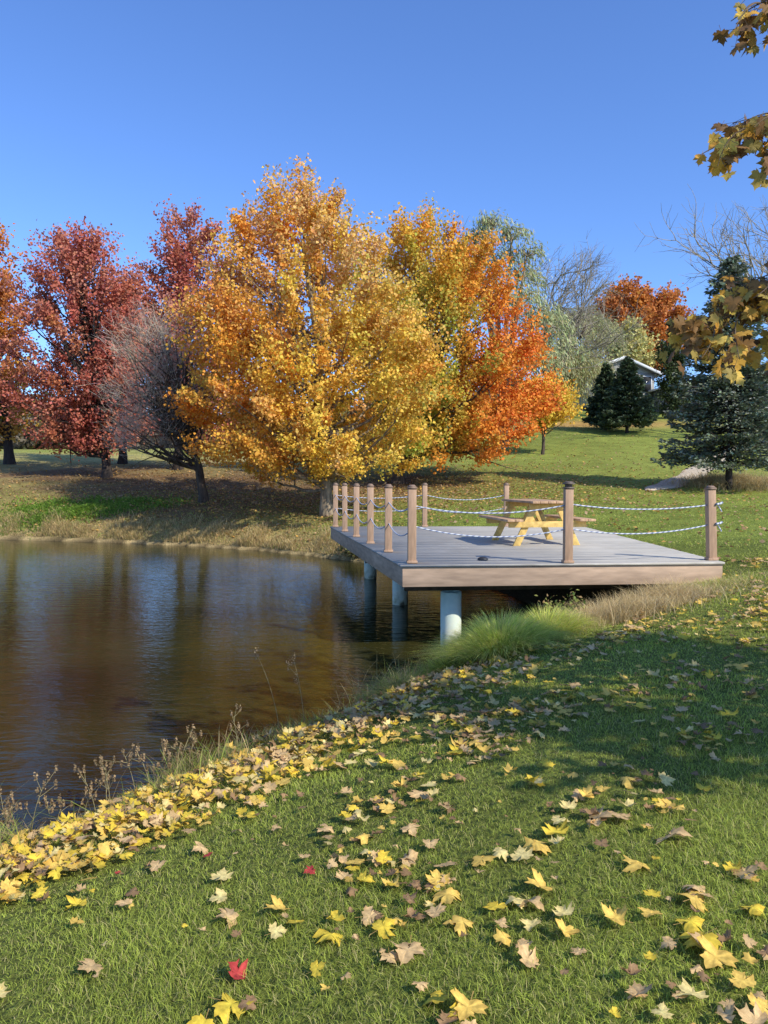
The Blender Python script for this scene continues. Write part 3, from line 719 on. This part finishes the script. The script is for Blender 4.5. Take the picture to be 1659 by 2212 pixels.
tag(build('bank_grass', [fringe(60000, lambda x, y: (y > 18) & (x > -24) & (x < 2.5), .1, .3, .018, [straw, straw2, straw, (.38, .34, .12)], 101, .55)], M_grass), 'straw coloured unmown grass along the far shore', 'grass', kind='stuff')
nearb = lambda x, y: (y < 9.8) & (y > 2) & (x < 2) & (x > -4.5)
tag(build('bank_grass', [fringe(36000, nearb, .08, .28, .006, [dgrn, lgrn, straw2, (.28, .3, .08), (.3, .22, .11)], 102, .28),
                         fringe(9000, nearb, .14, .42, .005, [straw, straw2, (.4, .34, .14), dgrn, lgrn], 103, .24, (.3, 1.3))], M_grass), 'long mixed green and dry grass hanging over the near bank', 'grass', kind='stuff')
def patchgrass(n, c, s, hmin, hmax, w0, cols, seed, bend=(.3, 1.1), rot=0):
    rg = np.random.default_rng(seed); v = rg.normal(size=(n, 2)) * np.array(s) * .6; cr, sr = math.cos(rot), math.sin(rot)
    X = c[0] + v[:, 0] * cr - v[:, 1] * sr; Y = c[1] + v[:, 0] * sr + v[:, 1] * cr
    d = sdist(X, Y); k = (d > -.03) & (~inside(deckpoly, X, Y) | (Y < 10.5)); X, Y, d = X[k], Y[k], d[k]; n = len(X); z = terr(X, Y, d)
    C = np.stack([np.array(q) for q in cols])[rg.integers(0, len(cols), n)] * rg.uniform(.7, 1.25, (n, 1))
    hh = rg.uniform(hmin, hmax, n) * (.7 + .5 * np.clip(vn(X, Y, 2.5, seed), -.6, 1)); hh = np.where(Y > 9.75, np.minimum(hh, .22), hh) if c[1] < 11 else hh
    return blades(np.stack([X, Y, z - .01], 1), hh, w0 * rg.uniform(.7, 1.3, n), rg.uniform(0, 6.283, n), rg.uniform(*bend, n), 4, C, None, rg)
tag(build('dry_grass', [patchgrass(21000, (2.5, 8.8), (1.15, .5), .1, .40, .006, [straw, straw2, (.70, .54, .29), (.58, .45, .2)], 111, rot=.42),
                        patchgrass(5000, (3.9, 9.7), (.7, .35), .05, .2, .006, [straw, lgrn, (.6, .52, .2)], 112, rot=.2)], M_grass),
    'dry beige grass growing under the front edge of the deck', 'grass', kind='stuff')
tag(build('dry_brush', [patchgrass(9000, (15.4, 32.5), (2.0, 1.6), .3, .8, .02, [straw, straw2, (.4, .34, .16)], 113)], M_grass), 'pale dry brush by the right edge beyond the path', 'brush', kind='stuff')
tag(build('green_weeds', [patchgrass(14000, (-12.3, 31.0), (2.6, .9), .08, .25, .05, [(.18, .3, .04), (.25, .38, .05), (.15, .24, .04)], 114)], M_grass), 'bright green low weeds on the far bank at left', 'weeds', kind='stuff')

def tussock(name, label, c, n, L, cols, seed, w=.008, rad=.18, bendr=(.5, 1.5), dirb=None, group=None, hz=(.5, 1)):
    rg = np.random.default_rng(seed); z = T1(*c)
    r = rg.uniform(0, 1, n) ** .6 * rad; a = rg.uniform(0, 6.283, n)
    X = r * np.cos(a); Y = r * np.sin(a)
    ang = a + rg.normal(size=n) * .5
    if dirb is not None: ang = np.where(rg.uniform(0, 1, n) < .3, dirb + rg.normal(size=n) * .6, ang)
    C = np.stack([np.array(q) for q in cols])[rg.integers(0, len(cols), n)] * rg.uniform(.7, 1.25, (n, 1))
    zz = terr(c[0] + X, c[1] + Y) - z
    bend = rg.uniform(*bendr, n) * (.35 + .8 * r / rad)
    o = build(name, [blades(np.stack([X, Y, zz - .02], 1), L * rg.uniform(hz[0], hz[1], n) * (1.15 - .4 * r / rad), w * rg.uniform(.7, 1.3, n), ang, bend, 6, C, C * 1.3, rg)], M_grass)
    o.location = (c[0], c[1], z); tag(o, label, 'grass clump', group); return o
tc_ = [(.54, .60, .10), (.66, .64, .15), (.34, .42, .07), (.66, .57, .2)]
tussock('grass_tussock', 'large bright green arching grass clump beside the front pile', (1.15, 7.6), 6500, .52, tc_, 121, .0065, .40, (.5, 1.5), None, hz=(.75, 1))
tussock('grass_tussock', 'yellow green grass clump right of the large arching clump', (1.68, 7.95), 3600, .42, tc_, 122, .0065, .32, (.5, 1.5), None, hz=(.75, 1))
tussock('grass_tussock', 'low dark green clump between the pond and the big arching clump', (.68, 7.55), 1600, .34, [(.24, .32, .06), (.42, .5, .1), (.2, .24, .06)], 123, .006, .26, (.5, 1.4), 3.6)
tussock('grass_tussock', 'sparse dry and green clump hanging into the pond nearest the dark water', (.12, 7.2), 1000, .32, [(.28, .34, .09), straw2, (.24, .28, .06)], 124, .006, .22, (.6, 1.6), 3.5)
def bush(name, label, c, r, n, cols, ls, seed, cat='bush', h=None):
    rg = np.random.default_rng(seed); z = T1(*c); h = h or r
    root = empty(name, (c[0], c[1], z), label, cat, local=True)
    st = []; tips = []
    for k in range(26):
        e = nrm(np.array([rg.normal(), rg.normal(), abs(rg.normal()) + .6])) * np.array([r, r, h]) * rg.uniform(.6, 1.1)
        st.append((bez(np.zeros(3), e * .5 + rg.normal(size=3) * .04, e, 5), np.linspace(.006, .002, 5))); tips.append(e)
    tips = np.array(tips); i = rg.integers(0, 26, n); t = rg.uniform(.35, 1.05, n)[:, None]
    Pn = tips[i] * t + rg.normal(size=(n, 3)) * .05 * r / .3
    C = np.stack([np.array(q) for q in cols])[rg.integers(0, len(cols), n)] * rg.uniform(.7, 1.3, (n, 1))
    build('foliage', [quad_leaves(Pn, ls * rg.uniform(.6, 1.2, n), C, (0, 0, .6), rg, .3)], M_leaf, root)
    build('stem', [tubes(st, 4)], M_bark, root)
bush('leafy_weed', 'low leafy weed in the dry grass under the front of the deck', (2.2, 9.2), .36, 480, [(.22, .3, .06), (.35, .35, .09), (.42, .28, .12)], .05, 132)
bush('leafy_weed', 'brown and green shore weed at the far foot of the deck', (-.75, 21.9), .6, 900, [(.2, .2, .06), (.38, .28, .12), (.16, .16, .05)], .12, 133)

def stalk(c, h, label, seed, leanx=0, group=None, cat='weed', hc=(.36, .25, .13), side=5):
    rg = np.random.default_rng(seed); z = T1(*c); root = empty('weed_stalk', (c[0], c[1], z), label, cat, group, local=True)
    e = np.array([leanx, rg.normal() * .04, h]); main = bez(np.array([0, 0, -.02]), np.array([leanx * .2, 0, h * .6]), e, 9)
    pl = [(main, np.linspace(.0028, .0012, 9))]; tips = [e]
    for k in range(side):
        j = rg.integers(3, 8); q = main[j] + np.array([rg.normal() * .07, rg.normal() * .07, rg.uniform(.05, .14)]) * (h / .5)
        pl.append((bez(main[j], (main[j] + q) / 2 + rg.normal(size=3) * .01, q, 4), np.linspace(.0016, .0008, 4))); tips.append(q)
    build('stem', [tubes(pl, 4)], M_stem, root)
    for tp_ in tips:
        n = 24; Pn = tp_ + np.clip(rg.normal(size=(n, 3)), -1.6, 1.6) * np.array([.007, .007, .024]) * (h / .5)
        build('seed_head', [quad_leaves(Pn, .015 * rg.uniform(.6, 1.3, n), np.array(hc) * rg.uniform(.6, 1.5, (n, 1)), (0, 0, .3), rg)], M_leaf, root)
sp_ = [(-.68, 6.55, .66, -.1, 'tallest thin stalk with a dark seed head at the middle of the near bank', 2), (-.88, 6.5, .74, -.22, 'thin bare stalk leaning left beside the tallest one', 0),
       (-1.5, 5.5, .38, .1, 'short dry branching weed midway along the near bank', 5), (-1.15, 6.0, .34, -.05, 'low dry weed just left of the two tall stalks', 5)]
for i, (x, y, h, lx, lb, sd) in enumerate(sp_): stalk((x, y), h, lb, 200 + i, lx, side=sd)
for i in range(30):
    t = random.uniform(0, 1); x = lerp(-2.95, -1.6, t) + random.uniform(-.05, .22); y = lerp(4.1, 5.6, t) + random.uniform(-.25, .05)
    stalk((x, y), random.uniform(.18, .36), 'thin brown seeded weed crowding the near bank at left', 230 + i, random.uniform(-.12, .12), 'brown seeded weeds at the left of the near bank', side=6)

# ------------------------------------------------------------------ fallen maple leaves
half = [(.02, 0), (.15, -.10), (.30, -.13), (.29, -.03), (.42, -.02), (.57, .09), (.47, .17), (.52, .28), (.62, .45), (.46, .42), (.35, .45), (.25, .40), (.26, .53), (.34, .67), (.21, .66), (.14, .77), (.07, .80), (0, .96)]
outl = np.array(half + [(-x, y) for x, y in half[-2::-1]])
def leaf_shape(rg, curl):
    o = outl.copy(); o += rg.normal(size=o.shape) * .022; n = len(o)
    inner = o * .5 + np.array([0, .3]) * .5
    V2 = np.concatenate([[[0, .3]], inner, o]); x, y = V2[:, 0], V2[:, 1] - .3
    a, b_, c, dd = rg.normal(size=4)
    r2 = np.hypot(x, y)
    z = curl * (.3 * a * x * x + .3 * b_ * y * y + .3 * c * x * y) + curl * .3 * r2 ** 2 * (1 + .8 * np.sin(3 * np.arctan2(y, x) + dd)) + .02 * np.sin(14 * x + 9 * y)
    V = np.stack([x, y, z], 1); k = np.arange(n); k2 = (k + 1) % n
    F3 = np.stack([np.zeros(n, int), 1 + k, 1 + k2], 1); F4 = np.stack([1 + k, 1 + n + k, 1 + n + k2, 1 + k2], 1)
    s0 = len(V); st = np.array([[-.012, -.3, z[1]], [.012, -.3, z[1]], [.05 + .1 * c * .3 + .01, -.72, .02], [.04 + .1 * c * .3 - .01, -.72, .02]])
    V = np.concatenate([V, st]); return V, F3, np.concatenate([F4, [[s0, s0 + 1, s0 + 2, s0 + 3]]]), r2
cols_l = {'yellow': (.88, .64, .07), 'gold': (.88, .59, .13), 'tan': (.74, .50, .23), 'brown': (.38, .23, .11), 'red': (.55, .07, .06), 'pale': (.88, .70, .27)}
variants = {}
rg = np.random.default_rng(300)
for cn, cc in cols_l.items():
    variants[cn] = []
    for v in range(6):
        V, F3, F4, r2 = leaf_shape(rg, [.25, .45, .7, 1.0, 1.4, 2.0][v] * (1.3 if cn in ('brown', 'tan') else 1))
        C = np.repeat(np.array(cc)[None], len(V), 0) * rg.uniform(.85, 1.08, (len(V), 1)); rr = np.concatenate([r2, np.zeros(4)])
        edge = sm((rr - .25) / .45)[:, None] * rg.uniform(0, .75, (len(V), 1)); C = C * (1 - edge) + np.array(cc) * np.array([.78, .6, .45]) * edge
        C[-4:] = np.array([.5, .32, .1]); C[0] *= 1.1
        variants[cn].append((V, F3, F4, np.clip(C, 0, .95)))
def place_leaves(n, seed):
    rg = np.random.default_rng(seed); g_ = np.linspace(1.6, 12, 300); c = np.cumsum(g_ ** .35); c /= c[-1]
    Y = np.interp(rg.uniform(0, 1, n), c, g_); X = rg.uniform(-.58, .58, n) * Y; d = sdist(X, Y)
    stripe = np.exp(-((d - .9) / .55) ** 2) * (Y < 8.6) * sm((9.0 - Y) / 2) * (X < 2.4)
    clus = np.clip(vn(X, Y, 2.6, 41) - .08, 0, 1) ** 1.2
    diag = np.exp(-((Y - 5.2 - .75 * (X - .5)) / 1.0) ** 2) * sm((X + .5) / 1)
    pr = .05 + .9 * stripe + .42 * clus * sm((X + 1.2) / 1.2) + .34 * diag * np.clip(.6 + vn(X, Y, 3.5, 43), 0, 1.4)
    pr *= np.where(Y < 2.6, .8, 1)
    lowleft = (Y < 4.2) & (X < -.2) & (d > 1.5); pr = np.where(lowleft, pr * .4, pr)
    k = (rg.uniform(0, 1, n) < pr) & (d > .2) & ~inside(deckpoly, X, Y)
    return X[k], Y[k], d[k], stripe[k]
X, Y, d, stp = place_leaves(30000, 301)
hand = [(500,2190,'yellow',.14),(880,2070,'tan',.13),(715,2035,'yellow',.13),(512,2120,'red',.10),(1510,2050,'yellow',.14),(1545,2085,'gold',.13),(1490,2010,'yellow',.11),(965,1950,'gold',.12),(1165,1930,'gold',.12),
        (1070,1975,'yellow',.09),(940,1990,'tan',.09),(1000,2010,'gold',.10),(1140,2090,'tan',.10),(1010,2200,'gold',.12),(940,2175,'yellow',.10),(600,1980,'gold',.12),(165,1970,'yellow',.10),(490,1995,'tan',.11),(1375,1880,'gold',.12),
        (1450,1820,'tan',.15),(1160,1840,'gold',.12),(1200,1810,'yellow',.12),(1040,1870,'gold',.12),(965,1885,'tan',.12),(880,1870,'tan',.1),(1290,1780,'tan',.15),(1340,1775,'tan',.12),(1150,1700,'yellow',.12),(905,1725,'tan',.12),
        (670,1895,'red',.06),(450,1860,'red',.05),(610,1700,'gold',.13),(560,1690,'yellow',.12),(635,1665,'yellow',.12),(1610,1900,'tan',.12),(1500,1930,'tan',.1),(770,1880,'gold',.1),(785,1915,'yellow',.09),(1330,2000,'gold',.1),(1500,1960,'gold',.12),
        (150,1790,'yellow',.14),(165,1850,'yellow',.15),(95,1800,'gold',.13),(300,1830,'yellow',.14),(230,1865,'gold',.14),(60,1900,'yellow',.14),(120,1890,'gold',.14),(25,1950,'gold',.13),(320,1770,'yellow',.13),(245,1790,'yellow',.12)]
recs = []
rg = np.random.default_rng(302)
zs = terr(X, Y, d)
for i in range(len(X)):
    u = rg.uniform()
    if Y[i] < 5 and d[i] < 1.6: ct = ['yellow', 'gold', 'yellow', 'pale', 'gold', 'tan', 'brown', 'red'][min(7, int(u * 7.02))]
    elif stp[i] > .4: ct = ['gold', 'yellow', 'tan', 'pale', 'tan', 'brown', 'brown'][int(u * 7)]
    else: ct = ['gold', 'tan', 'pale', 'yellow', 'gold', 'tan', 'brown', 'brown', 'red'][min(8, int(u * 8.01))]
    s = .022 + .066 * rg.uniform() ** 1.3
    if ct == 'brown': s *= .7
    if Y[i] > 4: s *= 1.1
    recs.append((X[i], Y[i], zs[i], ct, s, stp[i], d[i]))
hrec = []
for px, py, cn, s in hand:
    p = ground_hit(px, py, .8, 12); hrec.append((p[0], p[1], p[2], cn, s * .85, 0, float(sdist(p[:1], p[1:2])[0])))
recs.sort(key=lambda r_: math.hypot(r_[0], r_[1]) / (r_[4] / .1))
allr = hrec + recs
LM = {}
def leafmesh(cn, v):
    if (cn, v) not in LM:
        V, F3, F4, C = variants[cn][v]; o = build('fallen_leaf', [(V, [F3, F4], C)], M_fallen, smooth=True); LM[(cn, v)] = o.data; bpy.data.objects.remove(o)
    return LM[(cn, v)]
names = {'yellow': 'yellow', 'gold': 'golden', 'tan': 'tan', 'brown': 'brown', 'red': 'red', 'pale': 'pale yellow'}
def euler_for(rg, stp_):
    t = .18 if stp_ < .3 else .36
    flip = math.pi if rg.uniform() < .3 else 0
    return (rg.normal() * t + flip, rg.normal() * t, rg.uniform(0, 6.283))
rest = []
for i, (x, y, z, cn, s, st_, dd) in enumerate(allr):
    v = int(rg.integers(6)); e = euler_for(rg, st_); h = .028 + .05 * min(st_, 1) * rg.uniform(0, 1.2) + .010 * rg.uniform() + (.03 * math.exp(-(dd / .6) ** 2))
    if i < 298:
        o = bpy.data.objects.new('fallen_leaf', leafmesh(cn, v)); col.objects.link(o)
        o.location = (x, y, z + h); o.rotation_euler = e; o.scale = (s, s, s)
        zone = 'on the open lawn' if dd > 1.6 else 'on the bank beside the pond'
        tag(o, f'{names[cn]} fallen maple leaf lying {zone} in the foreground', 'leaf', f'{names[cn]} maple leaves fallen {zone}')
        if i == 0: o['label'] = 'yellow maple leaf at the bottom edge, left of centre'; del o['group']
        if i == 3: o['label'] = 'dark red curled leaf near the bottom left of the lawn'; del o['group']; o.rotation_euler = (.6, .3, 1.2)
        if i == 1: o['label'] = 'tan maple leaf spread flat near the bottom centre'; del o['group']
    else:
        V, F3, F4, C = variants[cn][v]; M = np.array(Euler(e).to_matrix())
        rest.append(((V * s) @ M.T + np.array([x, y, z + h]), [F3, F4], C * rg.uniform(.8, 1.05)))
tag(build('fallen_leaves', rest, M_fallen), 'carpet of smaller yellow and tan fallen leaves farther along the bank and lawn', 'leaves', kind='stuff')
rg = np.random.default_rng(310); n = 20000
X = np.concatenate([rg.normal(size=n // 2) * 8 - 7, rg.normal(size=n // 4) * 7 + 2, rg.uniform(-8, 22, n // 4)]); Y = np.concatenate([rg.normal(size=n // 2) * 6 + 33, rg.normal(size=n // 4) * 6 + 32, rg.uniform(11, 66, n // 4)])
d = sdist(X, Y); k = (d > .4) & ~inside(deckpoly, X, Y) & (Y > 10.5); X, Y, d = X[k], Y[k], d[k]
C = np.stack([np.array([.5, .3, .12]), np.array([.32, .19, .09]), np.array([.65, .38, .1]), np.array([.45, .3, .16])])[rg.integers(0, 4, len(X))]
tag(build('leaf_litter', [quad_leaves(np.stack([X, Y, terr(X, Y, d) + .05], 1), rg.uniform(.07, .14, len(X)), C, (0, 0, 3), rg)], M_fallen), 'brown and orange leaf litter scattered below the far trees', 'leaves', kind='stuff')

# ------------------------------------------------------------------ near maple (trunk off to the right, branch tips reach into view)
base = (5.6, 2.1, T1(5.6, 2.1))
nroot, _ = tree('maple_tree', 'near yellow maple whose leafy branch tips hang in at the upper right', 'tree', base, 5.7, 2.0, 1.9, 5.4, 2.3, 2.3,
                nclump=44, nleaf=3900, ls=.15, colf=c_const(gold * .8, yel * .8, tan_ * .8, grn), seed=403, tr=.13, p=.4, bot=.6, CL=.34, CW=.14, nlimb=36, lob=.35, shell=.5)
rg = np.random.default_rng(401); tw = []
def mleaf(p, s, down, cc, rg):
    V, F3, F4, C = variants['yellow'][int(rg.integers(5))]
    y_ = nrm(down + rg.normal(size=3) * .4); n_ = nrm(np.cross(y_, np.cross(y_, np.array([.2, -.6, .6]) + rg.normal(size=3) * .5))); x_ = np.cross(y_, n_)
    M = np.stack([x_, y_, n_], 0)
    return ((V + np.array([0, .3, 0])) * s @ M + p, [F3, F4], np.clip(C * 0 + np.array(cc) * rg.uniform(.75, 1.2), 0, .9))
def spray(px, py, D, rx, ry, n, s, start, cols, nsub=7):
    """a limb from the trunk that splits into twigs, each twig carrying leaves along its length"""
    sprays = []; c = P(px, py, D); st = np.array(start, float)
    end = P(px - rx * .85, py + ry * .25, D)
    main = bez(st, c + np.array([.2, 0, .22]), end, 16)
    tw.append((main, np.linspace(.016, .002, 16)))
    subs = [main[6:]]
    for k in range(nsub):
        a = rg.uniform(0, 6.283); r = rg.uniform(.45, 1)
        e = P(px + rx * r * math.cos(a), py + ry * r * math.sin(a), D + rg.normal() * .2)
        j = int(np.clip(np.argmin(np.abs(main[:, 0] - e[0] - .18)), 3, 13))
        q = bez(main[j], (main[j] + e) / 2 + np.array([0, 0, .06]) + rg.normal(size=3) * .03, e, 8)
        tw.append((q, np.linspace(.0045, .0015, 8))); subs.append(q[2:])
    for k in range(n):
        q = subs[int(rg.integers(len(subs)))]; u = rg.uniform(0, len(q) - 1.001); i0 = int(u)
        a = q[i0] * (1 - u + i0) + q[i0 + 1] * (u - i0)
        e = a + np.array([rg.normal() * .045, rg.normal() * .045, -abs(rg.normal()) * .045])
        tw.append((np.array([a, (a + e) / 2, e]), .001))
        sprays.append(mleaf(e, s * rg.uniform(.65, 1.15), np.array([-.3, -.15, -.7]), cols[int(rg.integers(len(cols)))], rg))
    build('foliage', sprays, M_leaf, nroot)
ncols = [(.74, .41, .07), (.60, .31, .05), (.28, .15, .05), (.80, .54, .11), (.42, .31, .08), (.22, .12, .05)]
spray(1608, 315, 3.7, 112, 78, 150, .080, (4.6, 2.6, 3.3), ncols, 13)
spray(1635, 28, 3.8, 66, 70, 62, .080, (4.7, 2.6, 4.0), ncols, 8)
spray(1590, 700, 4.0, 145, 115, 300, .080, (4.7, 2.6, 2.3), ncols, 22)
spray(1700, 605, 4.0, 115, 60, 70, .080, (4.7, 2.6, 2.6), ncols, 8)
build('twig', [tubes(tw, 5)], M_twigb, nroot, smooth=True)

# ------------------------------------------------------------------ light, sky, camera
el = math.radians(37); az = np.array([.74, -.67]); az /= np.linalg.norm(az)
sd = Vector((math.cos(el) * az[0], math.cos(el) * az[1], math.sin(el)))
L = bpy.data.lights.new('sun', 'SUN'); L.energy = 5.0; L.angle = math.radians(.5); L.color = (1, .95, .83)
lo = bpy.data.objects.new('sun', L); col.objects.link(lo); lo.rotation_euler = sd.to_track_quat('Z', 'Y').to_euler()
w = bpy.data.worlds.new('World'); sc.world = w; w.use_nodes = True; nt = w.node_tree
sk = nt.nodes.new('ShaderNodeTexSky'); sk.sky_type = 'NISHITA'; sk.sun_disc = False; sk.sun_elevation = el; sk.sun_rotation = math.atan2(az[0], az[1])
sk.air_density = 1.0; sk.dust_density = .3; sk.ozone_density = 1.5; sk.altitude = 200
bg = nt.nodes['Background']; bg.inputs['Strength'].default_value = .135
mu = nt.nodes.new('ShaderNodeMix'); mu.data_type = 'RGBA'; mu.blend_type = 'MULTIPLY'; mu.inputs['Factor'].default_value = 1
mu.inputs[7].default_value = (.86, 1.18, 1.78, 1)
nt.links.new(sk.outputs[0], mu.inputs[6]); nt.links.new(mu.outputs[2], bg.inputs['Color'])
cam = bpy.data.cameras.new('camera'); cam.sensor_fit = 'HORIZONTAL'; cam.sensor_width = 36; cam.lens = 36 * F / W; cam.clip_end = 3000; cam.clip_start = .05
co = bpy.data.objects.new('camera', cam); col.objects.link(co); co.location = (0, 0, EYE); co.rotation_euler = (math.pi / 2 - PITCH, 0, 0)
sc.camera = co
sc.view_settings.view_transform = 'Standard'; sc.view_settings.look = 'None'; sc.view_settings.exposure = 0
for o in bpy.data.objects:
    if 'local' in o: del o['local']
